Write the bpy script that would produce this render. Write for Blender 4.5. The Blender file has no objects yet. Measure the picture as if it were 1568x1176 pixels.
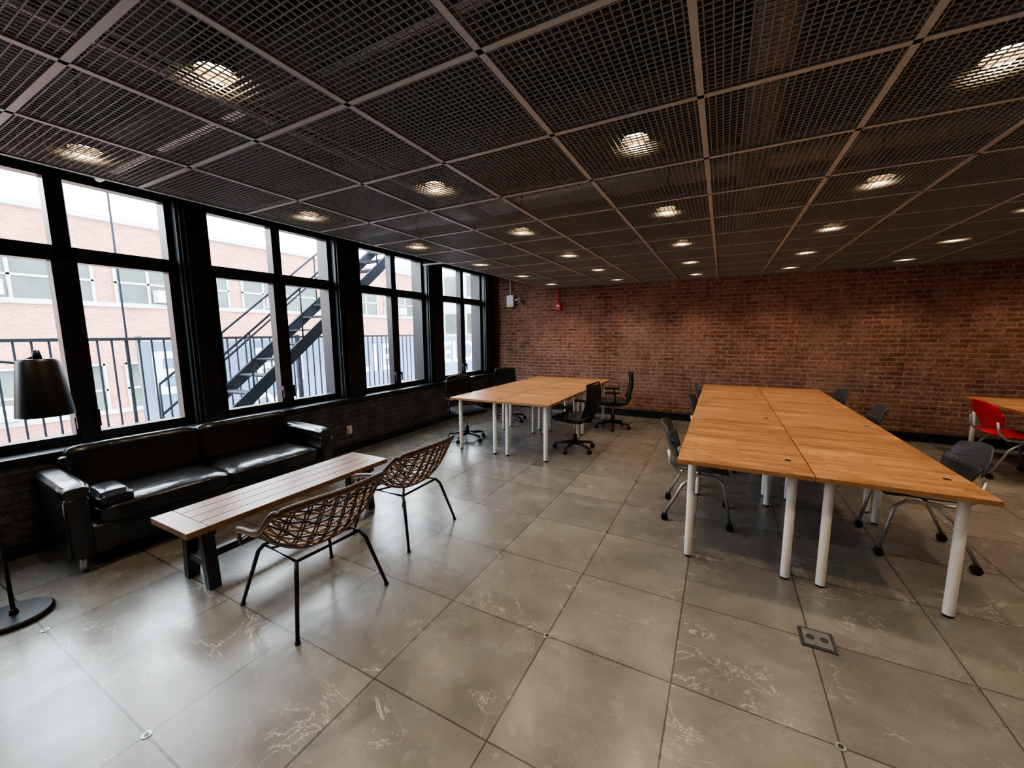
import bpy, math, random
from mathutils import Vector, Matrix
random.seed(7)
sc=bpy.context.scene
COL=sc.collection
# ---------------------------------------------------------------- helpers
def nt(name):
    m=bpy.data.materials.new(name); m.use_nodes=True
    n=m.node_tree; b=n.nodes['Principled BSDF']; return m,n,b
def simple(name,col,rough=.5,metal=0,noise=0.0,nscale=20,bump=0,spec=None,emit=None,es=0,coat=0):
    m,n,b=nt(name)
    b.inputs['Base Color'].default_value=(*col,1); b.inputs['Roughness'].default_value=rough; b.inputs['Metallic'].default_value=metal
    if spec is not None: b.inputs['Specular IOR Level'].default_value=spec
    if coat: b.inputs['Coat Weight'].default_value=coat
    if noise or bump:
        tc=n.nodes.new('ShaderNodeTexCoord'); tx=n.nodes.new('ShaderNodeTexNoise'); tx.inputs['Scale'].default_value=nscale; tx.inputs['Detail'].default_value=6
        n.links.new(tc.outputs['Object'],tx.inputs['Vector'])
        if noise:
            cr=n.nodes.new('ShaderNodeValToRGB')
            cr.color_ramp.elements[0].color=(*[c*(1-noise) for c in col],1); cr.color_ramp.elements[1].color=(*[min(1,c*(1+noise)) for c in col],1)
            cr.color_ramp.elements[0].position=.3; cr.color_ramp.elements[1].position=.7
            n.links.new(tx.outputs['Fac'],cr.inputs['Fac']); n.links.new(cr.outputs['Color'],b.inputs['Base Color'])
        if bump:
            bp=n.nodes.new('ShaderNodeBump'); bp.inputs['Strength'].default_value=bump; bp.inputs['Distance'].default_value=.02
            n.links.new(tx.outputs['Fac'],bp.inputs['Height']); n.links.new(bp.outputs['Normal'],b.inputs['Normal'])
    if emit: b.inputs['Emission Color'].default_value=(*emit,1); b.inputs['Emission Strength'].default_value=es
    return m
def ramp(n,stops):
    cr=n.nodes.new('ShaderNodeValToRGB'); e=cr.color_ramp.elements
    while len(e)<len(stops): e.new(.5)
    for i,(p,c) in enumerate(stops): e[i].position=p; e[i].color=(*c,1) if len(c)==3 else c
    return cr
def mixc(n,fac,a,b,mode='MIX'):
    mx=n.nodes.new('ShaderNodeMix'); mx.data_type='RGBA'; mx.blend_type=mode
    if isinstance(fac,(int,float)): mx.inputs[0].default_value=fac
    else: n.links.new(fac,mx.inputs[0])
    for i,s in ((6,a),(7,b)):
        if isinstance(s,tuple): mx.inputs[i].default_value=(*s,1)
        else: n.links.new(s,mx.inputs[i])
    return mx.outputs[2]
def noise(n,vec,scale,detail=5,rough=.55,dist=0):
    t=n.nodes.new('ShaderNodeTexNoise'); t.inputs['Scale'].default_value=scale; t.inputs['Detail'].default_value=detail; t.inputs['Roughness'].default_value=rough; t.inputs['Distortion'].default_value=dist
    n.links.new(vec,t.inputs['Vector']); return t.outputs['Fac']
def coords(n,order='XYZ',scale=(1,1,1),off=(0,0,0)):
    tc=n.nodes.new('ShaderNodeTexCoord'); sp=n.nodes.new('ShaderNodeSeparateXYZ'); cb=n.nodes.new('ShaderNodeCombineXYZ')
    n.links.new(tc.outputs['Object'],sp.inputs[0])
    for i,a in enumerate(order): n.links.new(sp.outputs['XYZ'.index(a)],cb.inputs[i])
    mp=n.nodes.new('ShaderNodeMapping'); mp.inputs['Scale'].default_value=scale; mp.inputs['Location'].default_value=off
    n.links.new(cb.outputs[0],mp.inputs['Vector']); return mp.outputs['Vector']
def brickmat(name,order,c1,c2,mort,grime=.5,bw=.205,rh=.068,ms=.010,bumpS=.6,pale=(.5,.38,.3),palef=.35,rough=.85,big=0):
    m,n,b=nt(name); v=coords(n,order)
    wob=n.nodes.new('ShaderNodeTexNoise'); wob.inputs['Scale'].default_value=2.5; n.links.new(v,wob.inputs['Vector'])
    vm=n.nodes.new('ShaderNodeVectorMath'); vm.operation='MULTIPLY_ADD'; n.links.new(wob.outputs['Color'],vm.inputs[0]); vm.inputs[1].default_value=(.02,.02,0); n.links.new(v,vm.inputs[2])
    br=n.nodes.new('ShaderNodeTexBrick'); n.links.new(vm.outputs[0],br.inputs['Vector'])
    br.inputs['Scale'].default_value=1; br.inputs['Brick Width'].default_value=bw; br.inputs['Row Height'].default_value=rh
    br.inputs['Mortar Size'].default_value=ms; br.inputs['Mortar Smooth'].default_value=.4; br.inputs['Bias'].default_value=0
    br.inputs['Color1'].default_value=(*c1,1); br.inputs['Color2'].default_value=(*c2,1); br.inputs['Mortar'].default_value=(*mort,1)
    g=noise(n,v,1.3,8,.7); gr=ramp(n,[(.3,(.5,.46,.44)),(.65,(1.25,1.2,1.15))]); n.links.new(g,gr.inputs['Fac'])
    c=mixc(n,grime,br.outputs['Color'],gr.outputs['Color'],'MULTIPLY')
    g2=noise(n,v,7,8,.75); r2=ramp(n,[(.47,(0,0,0)),(.72,(palef,)*3)]); n.links.new(g2,r2.inputs['Fac'])
    c=mixc(n,r2.outputs['Color'],c,pale)
    if big:
        mp=n.nodes.new('ShaderNodeMapping'); mp.inputs['Scale'].default_value=(1.6,.55,1); n.links.new(v,mp.inputs['Vector'])
        g4=noise(n,mp.outputs[0],1.1,9,.75,.3); r4=ramp(n,[(.47,(0,0,0)),(.68,(big,)*3)]); n.links.new(g4,r4.inputs['Fac'])
        c=mixc(n,r4.outputs['Color'],c,pale)
    g3=noise(n,v,30,4,.7); r3=ramp(n,[(.35,(.5,.45,.45)),(.6,(1.12,1.12,1.12))]); n.links.new(g3,r3.inputs['Fac'])
    c=mixc(n,.8,c,r3.outputs['Color'],'MULTIPLY')
    n.links.new(c,b.inputs['Base Color']); b.inputs['Roughness'].default_value=rough
    inv=n.nodes.new('ShaderNodeMath'); inv.operation='MULTIPLY_ADD'; n.links.new(br.outputs['Fac'],inv.inputs[0]); inv.inputs[1].default_value=-1; n.links.new(g3,inv.inputs[2])
    bp=n.nodes.new('ShaderNodeBump'); bp.inputs['Strength'].default_value=bumpS; bp.inputs['Distance'].default_value=.012
    n.links.new(inv.outputs[0],bp.inputs['Height']); n.links.new(bp.outputs['Normal'],b.inputs['Normal'])
    return m
def woodmat(name,dark,light,order='XYZ',stave=.05,slen=.5,rough=.35,stripes=14):
    m,n,b=nt(name); v=coords(n,order)   # x = along the grain
    mp=n.nodes.new('ShaderNodeMapping'); mp.inputs['Scale'].default_value=(1.2,stripes,8); n.links.new(v,mp.inputs['Vector'])
    g=noise(n,mp.outputs[0],3,8,.65,.6); r=ramp(n,[(.3,dark),(.68,light)]); n.links.new(g,r.inputs['Fac'])
    br=n.nodes.new('ShaderNodeTexBrick'); n.links.new(v,br.inputs['Vector']); br.inputs['Scale'].default_value=1
    br.inputs['Brick Width'].default_value=slen; br.inputs['Row Height'].default_value=stave; br.inputs['Mortar Size'].default_value=.0008
    br.inputs['Color1'].default_value=(.68,.63,.58,1); br.inputs['Color2'].default_value=(1.15,1.1,1.06,1); br.inputs['Mortar'].default_value=(.6,.55,.5,1)
    c=mixc(n,1,r.outputs['Color'],br.outputs['Color'],'MULTIPLY')
    g2=noise(n,v,4,7,.75,.5); r2=ramp(n,[(.35,(.74,.68,.62)),(.6,(1.06,1.06,1.06))]); n.links.new(g2,r2.inputs['Fac'])
    c=mixc(n,1,c,r2.outputs['Color'],'MULTIPLY')
    n.links.new(c,b.inputs['Base Color']); b.inputs['Roughness'].default_value=rough
    bp=n.nodes.new('ShaderNodeBump'); bp.inputs['Strength'].default_value=.08; n.links.new(g,bp.inputs['Height']); n.links.new(bp.outputs['Normal'],b.inputs['Normal'])
    return m
class MB:
    def __init__(s): s.v=[];s.f=[];s.m=[];s.s=[]
    def box(s,c,d,mat=0,R=None):
        b=len(s.v); c=Vector(c)
        for x in(-.5,.5):
            for y in(-.5,.5):
                for z in(-.5,.5):
                    p=Vector((x*d[0],y*d[1],z*d[2]))
                    if R is not None: p=R@p
                    s.v.append(p+c)
        for q in((0,1,3,2),(4,6,7,5),(0,4,5,1),(2,3,7,6),(0,2,6,4),(1,5,7,3)):
            s.f.append([b+i for i in q]); s.m.append(mat); s.s.append(False)
    def bb(s,x0,x1,y0,y1,z0,z1,mat=0): s.box(((x0+x1)/2,(y0+y1)/2,(z0+z1)/2),(x1-x0,y1-y0,z1-z0),mat)
    def quad(s,pts,mat=0):
        b=len(s.v); s.v+= [Vector(p) for p in pts]; s.f.append([b,b+1,b+2,b+3]); s.m.append(mat); s.s.append(False)
    def beam(s,p0,p1,w,h,mat=0):
        p0=Vector(p0);p1=Vector(p1);d=(p1-p0);L=d.length;d.normalize()
        up=Vector((0,0,1)) if abs(d.z)<.95 else Vector((0,1,0))
        x=d.cross(up).normalized();z=x.cross(d)
        R=Matrix((x,d,z)).transposed(); s.box((p0+p1)/2,(w,L,h),mat,R)
    def tube(s,pts,r,n=8,mat=0,closed=False,caps=True):
        pts=[Vector(p) for p in pts]; N=len(pts); rr=r if isinstance(r,(list,tuple)) else [r]*N
        b=len(s.v); prev=None
        for i,p in enumerate(pts):
            if closed: t=(pts[(i+1)%N]-pts[i-1]).normalized()
            else: t=(pts[min(i+1,N-1)]-pts[max(i-1,0)]).normalized()
            if prev is None:
                a=Vector((0,0,1)) if abs(t.z)<.9 else Vector((1,0,0)); x=t.cross(a).normalized()
            else:
                x=(prev-t*prev.dot(t)).normalized()
            prev=x; y=t.cross(x)
            for k in range(n):
                an=2*math.pi*k/n; s.v.append(p+(x*math.cos(an)+y*math.sin(an))*rr[i])
        for i in range(N if closed else N-1):
            j=(i+1)%N
            for k in range(n):
                l=(k+1)%n; s.f.append([b+i*n+k,b+i*n+l,b+j*n+l,b+j*n+k]); s.m.append(mat); s.s.append(True)
        if caps and not closed:
            s.f.append([b+k for k in range(n)][::-1]); s.m.append(mat); s.s.append(False)
            s.f.append([b+(N-1)*n+k for k in range(n)]); s.m.append(mat); s.s.append(False)
    def cyl(s,p0,p1,r0,r1=None,n=20,mat=0,caps=True): s.tube([p0,p1],[r0,r0 if r1 is None else r1],n,mat,False,caps)
    def obj(s,name,mats,parent=None,loc=(0,0,0),rz=0,bevel=0):
        me=bpy.data.meshes.new(name); me.from_pydata([tuple(v) for v in s.v],[],s.f)
        for m in mats: me.materials.append(m)
        me.polygons.foreach_set('material_index',s.m); me.polygons.foreach_set('use_smooth',s.s); me.update()
        o=bpy.data.objects.new(name,me); COL.objects.link(o); o.location=loc; o.rotation_euler=(0,0,rz)
        if parent: o.parent=parent
        if bevel:
            md=o.modifiers.new('bevel','BEVEL'); md.width=bevel; md.segments=2; md.limit_method='ANGLE'
        return o
def empty(name,loc=(0,0,0),rz=0):
    e=bpy.data.objects.new(name,None); COL.objects.link(e); e.location=loc; e.rotation_euler=(0,0,rz); e.empty_display_size=.1; return e
def rbox(name,c,d,bev,mat,parent,puff=0,rot=(0,0,0),seg=5):
    m=MB(); m.box((0,0,0),d); o=m.obj(name,[mat],parent,c); o.rotation_euler=rot
    md=o.modifiers.new('b','BEVEL'); md.width=bev; md.segments=seg
    for p in o.data.polygons: p.use_smooth=True
    if puff:
        o.modifiers.clear()
        import bmesh
        bm=bmesh.new(); bm.from_mesh(o.data); bmesh.ops.subdivide_edges(bm,edges=bm.edges,cuts=15,use_grid_fill=True)
        hx,hy,hz=[q/2 for q in d]
        for v in bm.verts:
            a,b_,c_=v.co.x/hx,v.co.y/hy,v.co.z/hz
            def sh(q,o1,o2,h): 
                return q*(1-min(bev/h,.9)*((abs(o1)**14+abs(o2)**14)/2)*.9)
            nx,ny,nz=sh(a,b_,c_,hx),sh(b_,a,c_,hy),sh(c_,a,b_,hz)
            nz*=1+puff/hz*(1-a**4)*(1-b_**4)
            v.co=Vector((nx*hx,ny*hy,nz*hz))
        bm.to_mesh(o.data); bm.free()
        for p in o.data.polygons: p.use_smooth=True
    return o
def gridobj(name,fn,nu,nv,mat,parent,thick=.01,skip=None,sub=0):
    vs=[];fs=[]
    for j in range(nv+1):
        for i in range(nu+1): vs.append(tuple(fn(-1+2*i/nu,j/nv)))
    for j in range(nv):
        for i in range(nu):
            if skip and skip(i,j): continue
            a=j*(nu+1)+i; fs.append((a,a+1,a+nu+2,a+nu+1))
    me=bpy.data.meshes.new(name); me.from_pydata(vs,[],fs); me.materials.append(mat); me.update()
    for p in me.polygons: p.use_smooth=True
    o=bpy.data.objects.new(name,me); COL.objects.link(o); o.parent=parent
    s=o.modifiers.new('s','SOLIDIFY'); s.thickness=thick; s.offset=0
    return o
# ---------------------------------------------------------------- materials
def floormat():
    m,n,b=nt('stone_tile'); v=coords(n,'XYZ')
    br=n.nodes.new('ShaderNodeTexBrick'); br.offset=0; br.squash=1
    mp=n.nodes.new('ShaderNodeMapping'); mp.inputs['Location'].default_value=(.74+.615*20,-1.77+.615*20,0); n.links.new(v,mp.inputs['Vector'])
    n.links.new(mp.outputs[0],br.inputs['Vector'])
    br.inputs['Scale'].default_value=1; br.inputs['Brick Width'].default_value=.615; br.inputs['Row Height'].default_value=.615; br.inputs['Mortar Size'].default_value=.0038; br.inputs['Mortar Smooth'].default_value=0.1
    br.inputs['Color1'].default_value=(.87,.875,.89,1); br.inputs['Color2'].default_value=(1.08,1.07,1.05,1); br.inputs['Mortar'].default_value=(.36,.32,.29,1); br.inputs['Bias'].default_value=0
    fl=n.nodes.new('ShaderNodeVectorMath'); fl.operation='SNAP'; fl.inputs[1].default_value=(.615,.615,50); n.links.new(mp.outputs[0],fl.inputs[0])
    wn=n.nodes.new('ShaderNodeTexWhiteNoise'); n.links.new(fl.outputs[0],wn.inputs['Vector'])
    ad=n.nodes.new('ShaderNodeVectorMath'); ad.operation='MULTIPLY_ADD'; n.links.new(wn.outputs['Color'],ad.inputs[0]); ad.inputs[1].default_value=(9,9,9); n.links.new(v,ad.inputs[2])
    # stretched cloudy stone body
    ms=n.nodes.new('ShaderNodeMapping'); ms.inputs['Scale'].default_value=(1,1.7,1); ms.inputs['Rotation'].default_value=(0,0,.7); n.links.new(ad.outputs[0],ms.inputs['Vector'])
    base=noise(n,ms.outputs[0],2.4,6,.6,.5); rb=ramp(n,[(.25,(.112,.107,.099)),(.5,(.150,.143,.132)),(.78,(.205,.196,.182))]); n.links.new(base,rb.inputs['Fac'])
    c=rb.outputs['Color']
    for sc_,wd,lo,amt in((1.5,.006,.49,.8),(2.7,.004,.52,.45)):
        vn=noise(n,ms.outputs[0],sc_,6,.6,1.2)
        s=n.nodes.new('ShaderNodeMath'); s.operation='SUBTRACT'; n.links.new(vn,s.inputs[0]); s.inputs[1].default_value=.5
        a=n.nodes.new('ShaderNodeMath'); a.operation='ABSOLUTE'; n.links.new(s.outputs[0],a.inputs[0])
        rv=ramp(n,[(0,(1,1,1)),(wd,(0,0,0))]); n.links.new(a.outputs[0],rv.inputs['Fac'])
        msk=noise(n,ad.outputs[0],sc_*1.4,2); rm=ramp(n,[(lo,(0,0,0)),(lo+.14,(amt,)*3)]); n.links.new(msk,rm.inputs['Fac'])
        vf=mixc(n,1,rv.outputs['Color'],rm.outputs['Color'],'MULTIPLY')
        c=mixc(n,vf,c,(.50,.47,.43))
    c=mixc(n,1,c,br.outputs['Color'],'MULTIPLY')
    n.links.new(c,b.inputs['Base Color'])
    rn=noise(n,v,5,4); rr=ramp(n,[(.3,(.20,.20,.20)),(.7,(.31,.31,.31))]); n.links.new(rn,rr.inputs['Fac']); n.links.new(rr.outputs['Color'],b.inputs['Roughness'])
    b.inputs['Specular IOR Level'].default_value=.55
    bp=n.nodes.new('ShaderNodeBump'); bp.invert=True; bp.inputs['Strength'].default_value=.8; bp.inputs['Distance'].default_value=.004; n.links.new(br.outputs['Fac'],bp.inputs['Height']); n.links.new(bp.outputs['Normal'],b.inputs['Normal'])
    return m
M_floor=floormat()
M_brickY=brickmat('old_red_brick','XZY',(.165,.060,.040),(.31,.125,.083),(.31,.225,.18),grime=.7,pale=(.44,.29,.225),palef=.5,big=.45,ms=.013)
M_dkbrick=brickmat('painted_dark_brick','YZX',(.06,.06,.06),(.095,.092,.088),(.04,.04,.04),pale=(.28,.27,.25),palef=.4,rough=.6)
M_outbrick=brickmat('street_brick','YZX',(.38,.13,.085),(.48,.20,.135),(.42,.32,.27),bw=.22,rh=.075,palef=.12)
M_black=simple('black_paint',(.014,.017,.021),.35,noise=.2,nscale=8)
M_blackm=simple('black_metal',(.014,.014,.015),.38,.3)
M_steel=simple('dark_steel',(.03,.035,.045),.6,.2,noise=.2)
M_fesc=simple('fire_escape_paint',(.010,.013,.018),.75,noise=.2,spec=.2)
M_plaster=simple('wall_plaster',(.42,.39,.36),.8,noise=.1,nscale=3)
M_slab=simple('dark_slab',(.045,.043,.042),.8,noise=.3,nscale=4)
M_tbar=simple('grid_tee_metal',(.52,.51,.50),.45,.2)
M_mesh=simple('ceiling_mesh_metal',(.34,.325,.31),.5,.3)
M_galv=simple('galvanised',(.35,.36,.37),.4,.9,noise=.15)
M_leather=simple('black_leather',(.011,.011,.012),.24,noise=.2,nscale=9,bump=.35,spec=.7)
M_chrome=simple('brushed_chrome',(.6,.6,.6),.25,1)
M_white=simple('white_leg_paint',(.80,.78,.74),.35)
M_top=woodmat('beech_tabletop',(.31,.155,.07),(.60,.355,.19),'XYZ',.045,.55,.31,14)
M_bench=woodmat('walnut_plank',(.13,.065,.04),(.29,.165,.105),'YXZ',.5,5,.36,14)
M_rattan=simple('brown_rattan',(.24,.14,.08),.42,noise=.5,nscale=60)
M_rattan2=simple('dark_rattan',(.055,.033,.022),.42,noise=.5,nscale=60)
M_plast=simple('grey_plastic',(.045,.05,.056),.45)
M_red=simple('red_plastic',(.62,.02,.025),.35)
M_silver=simple('silver_tube',(.45,.45,.45),.35,.8)
M_fabric=simple('black_fabric',(.016,.016,.017),.8,bump=.1,nscale=200)
M_whitep=simple('white_plastic',(.75,.74,.70),.4)
M_redm=simple('alarm_red',(.55,.01,.01),.35)
M_yel=simple('battery_yellow',(.75,.6,.1),.5)
M_street=simple('asphalt',(.25,.25,.25),.9,noise=.2,nscale=1)
M_wing=simple('office_glass_dark',(.05,.065,.065),.15,0,noise=.4,nscale=.8,spec=.3)
M_wframe=simple('pale_window_frame',(.40,.41,.39),.6)
M_concrete=simple('pale_concrete',(.45,.44,.42),.8,noise=.1,nscale=1)
M_banner=simple('banner_blue',(.075,.115,.185),.7,noise=.15,nscale=1,spec=.2)
M_banw=simple('banner_white',(.55,.58,.62),.6)
M_leaf=simple('foliage',(.05,.18,.025),.7,noise=.5,nscale=3)
M_bark=simple('bark',(.1,.07,.05),.9,noise=.3)
M_bulb=simple('lamp_emitter',(1,.9,.7),.5,emit=(1,.76,.44),es=30)
M_bulbrim=simple('lamp_baffle',(.3,.26,.2),.45,.4)
def glass():
    m=bpy.data.materials.new('window_glass'); m.use_nodes=True; n=m.node_tree; n.nodes.clear()
    o=n.nodes.new('ShaderNodeOutputMaterial'); t=n.nodes.new('ShaderNodeBsdfTransparent'); g=n.nodes.new('ShaderNodeBsdfGlossy'); g.inputs['Roughness'].default_value=.01
    t.inputs[0].default_value=(.96,.98,.98,1); mx=n.nodes.new('ShaderNodeMixShader'); mx.inputs[0].default_value=.05
    n.links.new(t.outputs[0],mx.inputs[1]); n.links.new(g.outputs[0],mx.inputs[2]); n.links.new(mx.outputs[0],o.inputs[0]); return m
M_glass=glass()
def meshfab():
    m,n,b=nt('chair_mesh_fabric'); b.inputs['Base Color'].default_value=(.012,.012,.013,1); b.inputs['Roughness'].default_value=.7; b.inputs['Alpha'].default_value=.85; return m
M_mfab=meshfab()
# ---------------------------------------------------------------- room shell
XW=-4.46; YB=7.65; XR=5.6; YF=-2.6; ZC=3.2; ZG=2.49
m=MB(); m.bb(-4.9,XR+.2,YF-.2,YB+.2,-.25,0); m.obj('floor',[M_floor])
m=MB(); m.bb(-4.9,XR+.2,YF-.2,YB+.2,ZC,ZC+.25); m.obj('ceiling',[M_slab])
m=MB(); m.bb(-4.9,XR+.2,YB,YB+.22,0,ZC); m.obj('wall_back',[M_brickY])
m=MB(); m.bb(XR,XR+.2,YF,YB,0,ZC); m.obj('wall_right',[M_plaster])
m=MB(); m.bb(-4.9,XR+.2,YF-.2,YF,0,ZC); m.obj('wall_front',[M_plaster])
wins=[(-1.45,-.0),(.44,1.91),(2.16,3.61),(4.01,5.43),(5.86,7.28)]  # first pair is out of view, added for light and side views
Z0,Z1=.73,2.87
m=MB(); m.bb(-4.86,XW,YF,YB,0,.70,0)
m.bb(-4.86,XW-.02,YF,YB,Z1,ZC,1)
e=[YF]+[q for w in wins for q in w]+[YB]
for i in range(0,len(e),2):
    a,b_=e[i],e[i+1]
    m.bb(-4.86,XW-.06,a,b_,.70,Z1,1)
    if b_-a>.25 and 0<i:
        k=(b_-a)*.2
        m.bb(XW-.07,XW-.01,a+k,b_-k,.74,Z1,1)   # boxed column casing
        m.bb(XW-.07,XW-.035,a+.02,a+.05,.74,Z1,1); m.bb(XW-.07,XW-.035,b_-.05,b_-.02,.74,Z1,1)
m.obj('wall_left',[M_dkbrick,M_black])
m=MB(); m.bb(-4.80,XW+.05,YF,YB,.70,.735); m.obj('trim_1',[M_black],bevel=.004)
m=MB(); m.bb(-4.6,XR,YB-.025,YB,0,.13); m.obj('baseboard_back',[M_black])
m=MB(); m.bb(XW,XW+.02,YF,YB-.03,0,.10); m.obj('baseboard_left',[M_black])
for wi,(a,b_) in enumerate(wins):
    m=MB(); x0,x1=-4.70,-4.60; c=(a+b_)/2
    fw=.05
    m.bb(x0,x1,a,a+fw,Z0,Z1); m.bb(x0,x1,b_-fw,b_,Z0,Z1); m.bb(x0,x1,a,b_,Z1-.06,Z1); m.bb(x0,x1,a,b_,Z0,Z0+.06)
    m.bb(x0,x1+.01,a,b_,2.205,2.30); m.bb(x0,x1+.01,c-.05,c+.05,Z0,Z1)
    for (p,q) in ((a+fw,c-.05),(c+.05,b_-fw)):   # sash frames
        for (zl,zh) in ((Z0+.06,2.205),):
            s=.022; m.bb(x0+.01,x1+.015,p,p+s,zl,zh); m.bb(x0+.01,x1+.015,q-s,q,zl,zh); m.bb(x0+.01,x1+.015,p,q,zl,zl+s); m.bb(x0+.01,x1+.015,p,q,zh-s,zh)
    for hy in (c-.06,c+.06):
        m.bb(x1+.01,x1+.045,hy-.012,hy+.012,.95,1.0,0); m.bb(x1+.04,x1+.055,hy-.01,hy+.01,.86,1.0,0)
    m.quad([(-4.65,a+.02,Z0+.02),(-4.65,b_-.02,Z0+.02),(-4.65,b_-.02,Z1-.02),(-4.65,a+.02,Z1-.02)],1)
    m.obj('window_%d'%(wi+1),[M_black,M_glass])
# ---------------------------------------------------------------- suspended mesh ceiling
P=.611; GX0=-3.177; GY0=.566-4*P; NX=14; NY=15
GX1=GX0+NX*P; GY1=YB-.005
m=MB()
cell=P/24
x=GX0; k=0
while x<GX1+.001:
    m.bb(x-.0019,x+.0019,GY0,GY1,ZG+.006,ZG+.010); x+=cell
y=GY0
while y<GY1:
    m.bb(GX0,GX1,y-.0019,y+.0019,ZG+.006,ZG+.010); y+=cell
m.obj('ceiling_mesh_panels',[M_mesh])
m=MB()
for i in range(NX+1):
    x=GX0+i*P; m.bb(x-.012,x+.012,GY0,GY1,ZG,ZG+.004); m.bb(x-.003,x+.003,GY0,GY1,ZG+.004,ZG+.035)
j=0
while GY0+j*P<GY1:
    y=GY0+j*P; m.bb(GX0,GX1,y-.012,y+.012,ZG,ZG+.0038); m.bb(GX0,GX1,y-.003,y+.003,ZG+.004,ZG+.033); j+=1
m.bb(GX0-.014,GX0-.010,GY0,GY1,ZG,ZG+.05)
for i in range(0,NX+1,2):
    for j in range(0,15,2): m.cyl((GX0+i*P,GY0+j*P+.05,ZG+.03),(GX0+i*P,GY0+j*P+.05,ZC),.003,n=6,mat=1)
m.obj('ceiling_grid_frame',[M_tbar,M_steel])
m=MB()
for (x,r,z) in ((.15,.11,2.93),(-2.2,.03,2.75),(-2.05,.02,2.72),(2.7,.14,2.95)): m.cyl((x,YF,z),(x,YB,z),r,n=20)
for (y,r,z) in ((1.35,.025,2.8),(3.9,.12,3.0),(5.1,.02,2.7)): m.cyl((-4.3,y,z),(XR,y,z),r,n=20)
for y in (-1,0.2,1.4,2.6,3.8,5,6.2,7.3):
    m.bb(-4.3,XR,y-.05,y+.05,3.06,ZC,1)
m.obj('ceiling_ductwork',[M_galv,M_slab])
ld=bpy.data.lights.new('downlight_spot','SPOT'); ld.energy=44; ld.color=(1,.78,.54); ld.spot_size=math.radians(110); ld.spot_blend=.8; ld.shadow_soft_size=.04
for i in range(7):
    for j in range(-1,6):
        x=-2.865+1.222*i; y=.865+1.222*j
        mm=MB(); z=ZG+.03
        mm.cyl((0,0,z+.005),(0,0,z+.15),.065,.065,24,0,caps=False); mm.cyl((0,0,z+.15),(0,0,z+.16),.065,.03,24,0)
        mm.tube([(0,0,z+.004),(0,0,z+.04)],[.063,.048],24,2,caps=False)
        mm.cyl((0,0,z+.035),(0,0,z+.04),.048,.048,24,1)
        mm.cyl((0,0,z+.16),(0,0,ZC),.008,n=8,mat=0)
        o=mm.obj('recessed_downlight',[M_blackm,M_bulb,M_bulbrim],loc=(x,y,0))
        l=bpy.data.objects.new('spot',ld); COL.objects.link(l); l.parent=o; l.location=(0,0,z+.03)
# ---------------------------------------------------------------- floor box, studs
m=MB(); m.box((0,0,.003),(.15,.15,.006),0); m.box((0,0,.0075),(.12,.12,.003),1)
m.cyl((-.03,0,.008),(-.03,0,.011),.018,mat=0); m.cyl((.03,0,.008),(.03,0,.011),.018,mat=0)
m.obj('floor_outlet_box',[M_steel,M_galv],loc=(.52,2.39,0))
m=MB()
for i in range(-3,4):
    for j in range(-1,5):
        x=-.74+1.23*i; y=1.77+1.23*j
        m.cyl((x,y,0),(x,y,.003),.018,n=16,mat=0); m.cyl((x,y,.003),(x,y,.0045),.009,n=12,mat=1)
m.obj('floor_access_studs',[M_galv,M_black])
# ---------------------------------------------------------------- sofa
def sofa():
    e=empty('leather_sofa',(-4.025,1.76,0),math.radians(-2.5))
    L=1.94; D=.76
    rbox('base',(0.01,0,.22),(D-.06,L-.22,.20),.02,M_leather,e)
    for s in (-1,1):
        rbox('arm_body',(0.0,s*(L/2-.065),.335),(D,.12,.43),.025,M_leather,e)
        rbox('arm_pad',(0.0,s*(L/2-.07),.575),(D,.15,.10),.03,M_leather,e,puff=.008)
    rbox('back_frame',(-.32,0,.40),(.12,L-.24,.60),.03,M_leather,e)
    for s in (-1,1):
        w=(L-.30)/2
        rbox('seat_cushion',(.09,s*w/2,.375),(.58,w-.006,.15),.035,M_leather,e,puff=.015)
        rbox('back_cushion',(-.22,s*w/2,.60),(.16,w-.004,.36),.03,M_leather,e,puff=.004,rot=(0,math.radians(-9),0))
    rbox('bolster_cushion',(.2,-w+.11,.475),(.34,.20,.09),.035,M_leather,e,puff=.02)
    m=MB()
    for sx in(-.31,.29):
        for sy in(-L/2+.07,L/2-.07): m.cyl((sx,sy,0),(sx,sy,.125),.022,n=16)
    m.obj('feet',[M_chrome],e)
    m=MB()
    for s in(-1,1):
        y=s*(L/2-.005); m.tube([(D/2-.005,y,.13),(D/2-.005,y,.53)],.004,6)
    m.obj('piping',[M_leather],e)
sofa()
def bench():
    cx,cy=-2.93,1.81; L=1.58; W=.46; H=.45
    m=MB()
    pw=(W)/4
    for i in range(4):
        m.box((-W/2+pw*(i+.5),0,H-.02),(pw-.004,L-.24,.04),0)
    for s in(-1,1): m.box((0,s*(L/2-.06),H-.02),(W,.115,.04),0)
    for s in(-1,1):
        y=s*(L/2-.15)
        m.box((0,y,H-.065),(W-.1,.05,.05),1)
        for sx in(-1,1):
            m.beam((sx*.10,y,H-.05),(sx*.135,y+s*.0,0.0),.055,.07,1)
        m.box((0,y,.16),(.22,.045,.05),1)
    m.beam((0,-(L/2-.15),.16),(0,(L/2-.15),.16),.045,.05,1)
    m.beam((0,-(L/2-.15),H-.065),(0,(L/2-.15),H-.065),.045,.05,1)
    m.obj('coffee_table',[M_bench,M_black],loc=(cx,cy,0),bevel=.003)
bench()
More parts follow.
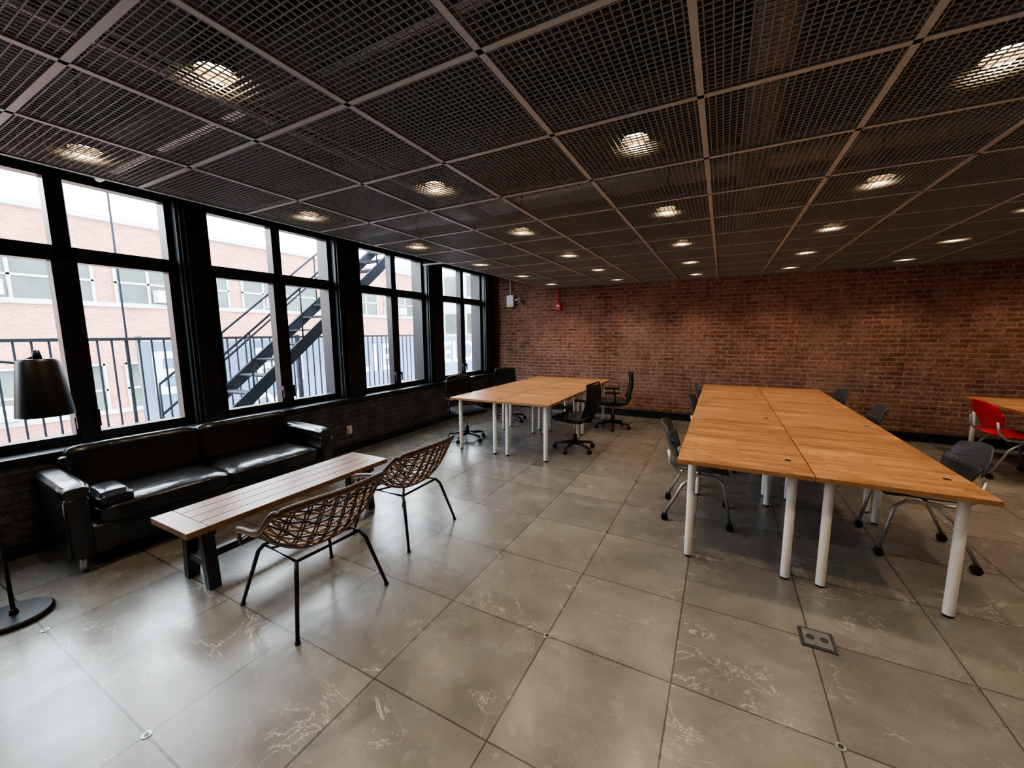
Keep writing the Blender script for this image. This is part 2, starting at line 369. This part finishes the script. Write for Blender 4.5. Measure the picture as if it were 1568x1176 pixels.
# ---------------------------------------------------------------- rattan armchairs
def rattan(loc,rz):
    e=empty('rattan_armchair',loc,rz)    # local: facing -x, back +x
    prof=[(-.31,.405),(-.24,.43),(-.10,.405),(.05,.385),(.16,.41),(.25,.50),(.31,.60),(.36,.70),(.40,.775)]
    def pr(v):
        t=v*(len(prof)-1); i=min(int(t),len(prof)-2); f=t-i
        p=[Vector((*prof[max(0,min(len(prof)-1,k))],0)) for k in(i-1,i,i+1,i+2)]
        a=.5*((2*p[1])+(-p[0]+p[2])*f+(2*p[0]-5*p[1]+4*p[2]-p[3])*f*f+(-p[0]+3*p[1]-3*p[2]+p[3])*f**3)
        return a.x,a.y
    def S(u,v):
        x,z=pr(v)
        w=.28+.055*math.sin(math.pi*v)+.03*v
        lift=.20*math.sin(math.pi*min(1,max(0,(v-.0)/.95)))**1.2
        au=abs(u)
        z+=lift*au**2.6
        x-=.12*max(0,v-.35)/.65*au**2.2
        if v<.15: x+=(.15-v)*.35*au**2
        z-=.04*max(0,(v-.8)/.2)*au**3
        return Vector((x,u*w,z))
    m=MB()
    rim=[S(-1,v/24) for v in range(25)]+[S(-1+u/10,1) for u in range(1,20)]+[S(1,1-v/24) for v in range(25)]+[S(1-u/10,0) for u in range(1,20)]
    m.tube(rim,.013,8,1,closed=True)
    rim2=[p+Vector((0,0,-.018)) for p in rim]; m.tube(rim2,.008,6,0,closed=True)
    for i in range(-4,5):
        u=i/5
        for du in(-.022,.022): m.tube([S(u+du,v/26) for v in range(27)],.0052,6,1)
    rows=24
    for k in range(1,rows):
        v0=k/rows
        off=1 if k%2 else -1
        pts=[]
        for i in range(41):
            u=-1+i/20
            vv=v0+.012*off*math.cos(u*math.pi*5)
            p=S(u,min(1,max(0,vv))); pts.append(p)
        m.tube(pts,.0058,6,0 if k%3 else 1)
    m.obj('woven_shell',[M_rattan,M_rattan2],e)
    m=MB()
    fr=[(-.17,-.20),(-.17,.20),(.17,.20),(.17,-.20)]
    zs=.385
    m.tube([(x,y,zs-.01) for x,y in fr],.010,8,0,closed=True)
    m.tube([(x*.1,y,zs-.012) for x,y in((-1,-.2),(1,.2))],.008,8)
    for x,y in fr:
        sx=1 if x>0 else -1; sy=1 if y>0 else -1
        m.tube([(x,y,zs-.01),(x+sx*.03,y+sy*.02,zs-.05),(sx*.29,sy*.29,.012)],[.011,.012,.010],10)
        m.cyl((sx*.29,sy*.29,0),(sx*.29,sy*.29,.014),.014,n=12)
    m.obj('leg_frame',[M_blackm],e)
rattan((-2.14,1.43,0),math.radians(-4))
rattan((-2.26,2.34,0),math.radians(1))
# ---------------------------------------------------------------- floor lamp
def lamp():
    m=MB(); px,py=-3.50,.49; sx,sy=-3.16,.66
    m.tube([(px,py,0),(px,py,.02),(px,py,.03)],[.155,.155,.145],40,0)
    m.cyl((px,py,.03),(px,py,.06),.02,.014)
    m.cyl((px,py,.03),(px,py,1.50),.010,n=12)
    m.tube([(px,py,1.50),(px,py,1.515)],.016,12)
    m.tube([(px-.06,py-.03,1.49),(px,py,1.485),(sx-.09,sy-.05,1.465),(sx,sy,1.50)],.008,8)
    m.cyl((sx,sy,1.48),(sx,sy,1.53),.02,.012)
    seg=40
    m.tube([(sx,sy,1.185),(sx,sy,1.21),(sx,sy,1.47),(sx,sy,1.485)],[.108,.106,.078,.064],seg,0,caps=False)
    m.tube([(sx,sy,1.485),(sx,sy,1.482)],[.064,.01],seg,0)
    m.tube([(sx,sy,1.187),(sx,sy,1.47)],[.104,.074],seg,1,caps=False)
    m.tube([(sx,sy,1.34),(sx,sy,1.38),(sx,sy,1.43)],[.03,.035,.015],16,2)
    m.obj('floor_lamp',[M_blackm,M_whitep,M_whitep])
lamp()
# ---------------------------------------------------------------- tables
def table(x0,x1,y0,y1,name='office_table',h=.74):
    cx,cy=(x0+x1)/2,(y0+y1)/2; w=x1-x0-.006; l=y1-y0-.006
    m=MB(); m.box((0,0,h-.014),(w,l,.028),0)
    for sx in(-1,1):
        for sy in(-1,1):
            x=sx*(w/2-.09); y=sy*(l/2-.12)
            m.cyl((x,y,.015),(x,y,h-.028),.026,n=20,mat=1); m.cyl((x,y,0),(x,y,.018),.022,n=16,mat=2)
            m.cyl((x,y,h-.034),(x,y,h-.028),.05,n=20,mat=1)
    m.cyl((w/2-.1,-l/2+.30,h-.001),(w/2-.1,-l/2+.30,h+.001),.02,n=20,mat=2)
    return m.obj(name,[M_top,M_white,M_blackm],loc=(cx,cy,0),bevel=.002)
for r in range(3):
    for c in range(2): table(-.23+.765*c,-.23+.765*(c+1),2.82+1.465*r,2.82+1.465*(r+1))
for r in range(2):
    for c in range(2): table(-3.24+.73*c,-3.24+.73*(c+1),4.29+1.465*r,4.29+1.465*(r+1))
table(2.82,3.58,5.82,7.28); table(3.585,4.345,5.82,7.28)
# ---------------------------------------------------------------- task chairs
def caster(m,x,y,mt=0,ang=0,r=.027):
    c,s=math.cos(ang),math.sin(ang)
    for o in(-.012,.012): m.cyl((x-s*(o-.008),y+c*(o-.008),r),(x-s*(o+.008),y+c*(o+.008),r),r,n=16,mat=mt)
    m.cyl((x,y,r+.005),(x,y,r*2+.02),.008,n=8,mat=mt); m.box((x,y,r*1.7),(.04,.034,.02),mt)
def taskchair(loc,rz):
    e=empty('task_chair',loc,rz)  # faces +x
    m=MB()
    for k in range(5):
        a=2*math.pi*k/5+.3; c,s=math.cos(a),math.sin(a)
        m.tube([(0,0,.105),(.15*c,.15*s,.098),(.27*c,.27*s,.078)],[.026,.02,.014],8)
        caster(m,.275*c,.275*s,0,a)
    m.cyl((0,0,.08),(0,0,.22),.03,n=16); m.cyl((0,0,.22),(0,0,.40),.014,n=12,mat=1); m.box((0,0,.40),(.22,.16,.04),0)
    m.tube([(-.08,0,.40),(-.22,0,.42),(-.27,0,.50),(-.27,0,.62)],[.02,.02,.018,.014],8)
    for s in(-1,1):
        m.tube([(-.02,s*.20,.42),(-.02,s*.27,.45),(-.02,s*.28,.62)],.013,8)
        m.box((0.02,s*.28,.635),(.24,.06,.028),0)
    def B(u,v):
        return Vector((-.255-.05*v+.05*u*u-.035*math.sin(v*math.pi),u*(.225-.045*(v-.4)**2-.02*v),.51+.42*v))
    fr=[B(-1,i/10) for i in range(10)]+[B(-1+i/6,1)+Vector((0,0,.02*math.sin(math.pi*i/12))) for i in range(13)]+[B(1,1-i/10) for i in range(1,11)]+[B(1-i/6,0) for i in range(1,12)]
    m.tube(fr,.012,8,closed=True); m.tube([B(i/6-1,.35) for i in range(13)],.007,6)
    m.obj('frame',[M_blackm,M_silver],e)
    rbox('seat',(.02,0,.455),(.47,.48,.075),.04,M_fabric,e,puff=.012)
    gridobj('back_mesh',lambda u,v:B(u*.98,v),10,10,M_mfab,e,.004)
taskchair((-1.72,5.07,0),math.radians(172))
taskchair((-1.56,6.55,0),math.radians(195))
taskchair((-3.36,4.86,0),math.radians(-30))
taskchair((-3.38,6.32,0),math.radians(-38))
# ---------------------------------------------------------------- nesting chairs
def nestchair(loc,rz,mat=None,name='nesting_chair'):
    mat=mat or M_plast
    e=empty(name,loc,rz)  # faces +x
    def B(u,v):
        w=.235*(1-.35*abs(v-.62)**2*2) 
        return Vector((-.22-.10*v+.06*u*u,u*w*(1 if v<.85 else 1-.6*(v-.85)),.53+.30*v+(-.03*u*u if v>.5 else .03*u*u)))
    gridobj('back_shell',B,60,39,mat,e,.010,skip=lambda i,j:(8<=i<=51 and 8<=j<=31 and i%4==0 and j%4==0))
    gridobj('seat_shell',lambda u,v:Vector((-.21+.43*v,u*(.225-.03*abs(2*v-1)**3),.445+.02*u*u-.03*max(0,v-.8)*5*.5+.03*max(0,.15-v)*5)),12,14,mat,e,.014)
    m=MB()
    for s in(-1,1):
        m.tube([(-.24,s*.22,.62),(-.22,s*.23,.50),(-.15,s*.225,.43),(.12,s*.215,.425),(.18,s*.225,.38),(.24,s*.235,.06)],.012,10,0)
        m.tube([(-.02,s*.215,.42),(-.12,s*.225,.33),(-.25,s*.235,.06)],.012,10,0)
        caster(m,.24,s*.235,1,0); caster(m,-.25,s*.235,1,0)
    m.tube([(0,-.215,.42),(0,.215,.42)],.010,8,0)
    m.obj('legs',[M_silver,M_blackm],e)
nestchair((-.12,3.70,0),math.radians(3)); nestchair((-.02,5.25,0),math.radians(-4)); nestchair((-.03,6.60,0),math.radians(5))
nestchair((1.31,3.80,0),math.radians(180)); nestchair((1.22,5.35,0),math.radians(175)); nestchair((1.2,6.65,0),math.radians(184))
nestchair((2.86,6.28,0),math.radians(4),M_red,'red_nesting_chair')
# ---------------------------------------------------------------- wall devices
m=MB(); m.box((0,0,0),(.16,.07,.24),0); m.box((0,-.037,-.09),(.10,.005,.03),1)
m.cyl((0,0,.12),(0,0,.5),.01,n=8,mat=0)
m.obj('emergency_light_box',[M_whitep,M_yel],loc=(-4.06,YB-.036,2.28),bevel=.004)
m=MB(); m.cyl((0,0,0),(0,-.03,0),.045,n=20); m.tube([(0,-.03,0),(0,-.06,-.01),(0,-.10,-.03),(0,-.12,-.04)],[.03,.05,.05,.035],20,0); m.cyl((0,-.12,-.04),(0,-.125,-.042),.03,n=20,mat=1)
m.obj('security_camera',[M_whitep,M_blackm],loc=(-3.87,YB,2.30))
m=MB(); m.box((0,0,0),(.11,.05,.14),0); m.box((0,-.03,.02),(.06,.02,.04),1); m.cyl((0,0,.07),(0,0,.6),.011,n=8,mat=0)
m.obj('fire_alarm_strobe',[M_redm,M_whitep],loc=(-2.97,YB-.026,2.12),bevel=.003)
m=MB(); m.box((0,0,0),(.012,.075,.115),0); m.box((.012,0,0),(.03,.05,.08),0); m.obj('wall_outlet',[M_whitep],loc=(XW+.007,3.62,.30),bevel=.002)
# ---------------------------------------------------------------- outside
m=MB(); m.bb(-60,-4.95,-40,60,-4.3,-4.2); m.obj('street_ground',[M_street])
FX=-17
m=MB(); m.bb(FX-8,FX,-14,21,-4.2,5.1,0); m.bb(FX-8,FX+.12,-14,21,5.1,5.25,2)
for zb,zt in((2.65,3.9),(-.7,.75)):
    m.bb(FX,FX+.1,-14,21,zb-.14,zb,2)
    y=-13.4
    while y<20:
        m.bb(FX,FX+.03,y,y+3.3,zb,zt,1)
        for q in range(5): m.bb(FX+.03,FX+.08,y+q*.81,y+q*.81+.07,zb,zt,2)
        m.bb(FX+.03,FX+.08,y,y+3.3,zb+.6,zb+.66,2); m.bb(FX+.03,FX+.08,y,y+3.3,zt-.06,zt,2)
        m.bb(FX,FX+.35,y+.95,y+1.5,zb+.05,zb+.45,3)
        y+=3.75
m.obj('brick_office_building',[M_outbrick,M_wing,M_wframe,M_concrete])
m=MB(); m.bb(-26,-9,27,34,-4.2,7.5,0)
for zb in(-1.5,1.6,4.6):
    x=-25
    while x<-10: m.bb(x,x+1.2,26.96,27,zb,zb+1.6,1); x+=2.2
m.obj('pale_building',[M_concrete,M_wing])
m=MB()
X0,X1=-6.45,-5.75
ya,za,yb,zb=2.35,.12,6.3,3.45
for x in(X0,X1): m.beam((x,ya,za),(x,yb,zb),.03,.17)
N=15
for i in range(1,N):
    t=i/N; m.bb(X0,X1,ya+(yb-ya)*t-.10,ya+(yb-ya)*t+.10,za+(zb-za)*t-.012,za+(zb-za)*t+.012)
for x in(X0,X1):
    for h in(.45,.85): m.tube([(x,ya,za+h),(x,yb,zb+h)],.016,8)
    for i in range(0,N+1,3):
        t=i/N; y=ya+(yb-ya)*t; z=za+(zb-za)*t; m.tube([(x,y,z),(x,y,z+.85)],.013,6)
m.bb(X0-.1,-4.9,yb-.05,yb+1.6,zb-.06,zb)
y=-2.5
while y<8: m.bb(-6.95,-4.9,y,y+.03,.06,.10); y+=.09
m.bb(-6.98,-6.92,-2.5,8,.0,.10)
for z in(.2,1.56): m.bb(-6.97,-6.93,-2.5,8,z-.02,z+.02)
y=-2.5
while y<8: m.bb(-6.96,-6.94,y,y+.018,.1,1.56); y+=.135
for y in(-2.5,.2,4.6,7.9): m.bb(-6.98,-6.92,y,y+.05,-4.2,1.6)
for y in(1.85,2.25): m.cyl((-6.95,y,0.0),(-6.95,y,4.4),.012,n=8)
m.obj('fire_escape',[M_fesc])
e=empty('street_banner',(0,0,0))
m=MB(); m.bb(-9.05,-9.0,3.05,20,-.2,1.50,0)
for y in(3.1,8,13,18): m.cyl((-9.1,y,-4.2),(-9.1,y,1.6),.05,n=10,mat=1)
m.obj('banner_sheet',[M_banner,M_steel],e)
for txt,y,s,z in(('E',3.15,1.1,.55),('E I',4.9,1.1,.55),('ELIE',7.0,1.1,.55),('VELO ELIE',10.8,1.1,.55),('OCK',4.9,.5,-.05)):
    cu=bpy.data.curves.new('letters','FONT'); cu.body=txt; cu.size=s; cu.extrude=.005; cu.space_character=1.1; cu.offset=.02
    o=bpy.data.objects.new('letters',cu); COL.objects.link(o); o.data.materials.append(M_banw); o.parent=e
    o.rotation_euler=(math.radians(90),0,math.radians(90)); o.location=(-8.985,y,z)
m=MB(); m.cyl((0,0,-4.2),(0,0,0),.15,.08,n=10,mat=1)
for i in range(900):
    a=random.random()*6.283; h=random.random(); r=1.2*math.sqrt(random.random())*math.sin(math.pi*min(1,h+.08))
    c=Vector((r*math.cos(a),r*math.sin(a),-1.8+3.4*h)); R=Matrix.Rotation(random.random()*6,3,'X')@Matrix.Rotation(random.random()*6,3,'Z')
    m.box(c,(.3,.22,.01),0,R)
m.obj('street_tree',[M_leaf,M_bark],loc=(-12.8,18.2,0))
# ---------------------------------------------------------------- world and lights
w=bpy.data.worlds.new('overcast'); sc.world=w; w.use_nodes=True; bg=w.node_tree.nodes['Background']; bg.inputs[0].default_value=(.82,.91,1,1); bg.inputs[1].default_value=11.0
for i,(a,b_) in enumerate(wins):
    l=bpy.data.lights.new('sky_portal','AREA'); l.shape='RECTANGLE'; l.size=b_-a; l.size_y=Z1-Z0; l.cycles.is_portal=True
    o=bpy.data.objects.new('sky_portal',l); COL.objects.link(o)
    o.matrix_world=Matrix(((0,0,-1,-4.75),(-1,0,0,(a+b_)/2),(0,1,0,(Z0+Z1)/2),(0,0,0,1)))
# ---------------------------------------------------------------- camera
yaw,pitch,roll=.488,.1283,-.0075
f=Vector((-math.sin(yaw)*math.cos(pitch),math.cos(yaw)*math.cos(pitch),-math.sin(pitch)))
r=Vector((math.cos(yaw),math.sin(yaw),0)); u=r.cross(f)
r2=r*math.cos(roll)+u*math.sin(roll); u2=-r*math.sin(roll)+u*math.cos(roll)
cd=bpy.data.cameras.new('camera'); cd.sensor_width=36; cd.lens=603.8/1568*36; cd.clip_start=.05; cd.clip_end=300
cam=bpy.data.objects.new('camera',cd); COL.objects.link(cam)
Mx=Matrix((r2,u2,-f)).transposed().to_4x4(); Mx.translation=Vector((0,0,1.60)); cam.matrix_world=Mx
sc.camera=cam
sc.view_settings.view_transform='AgX'; sc.view_settings.look='AgX - Medium High Contrast'; sc.view_settings.exposure=0.95
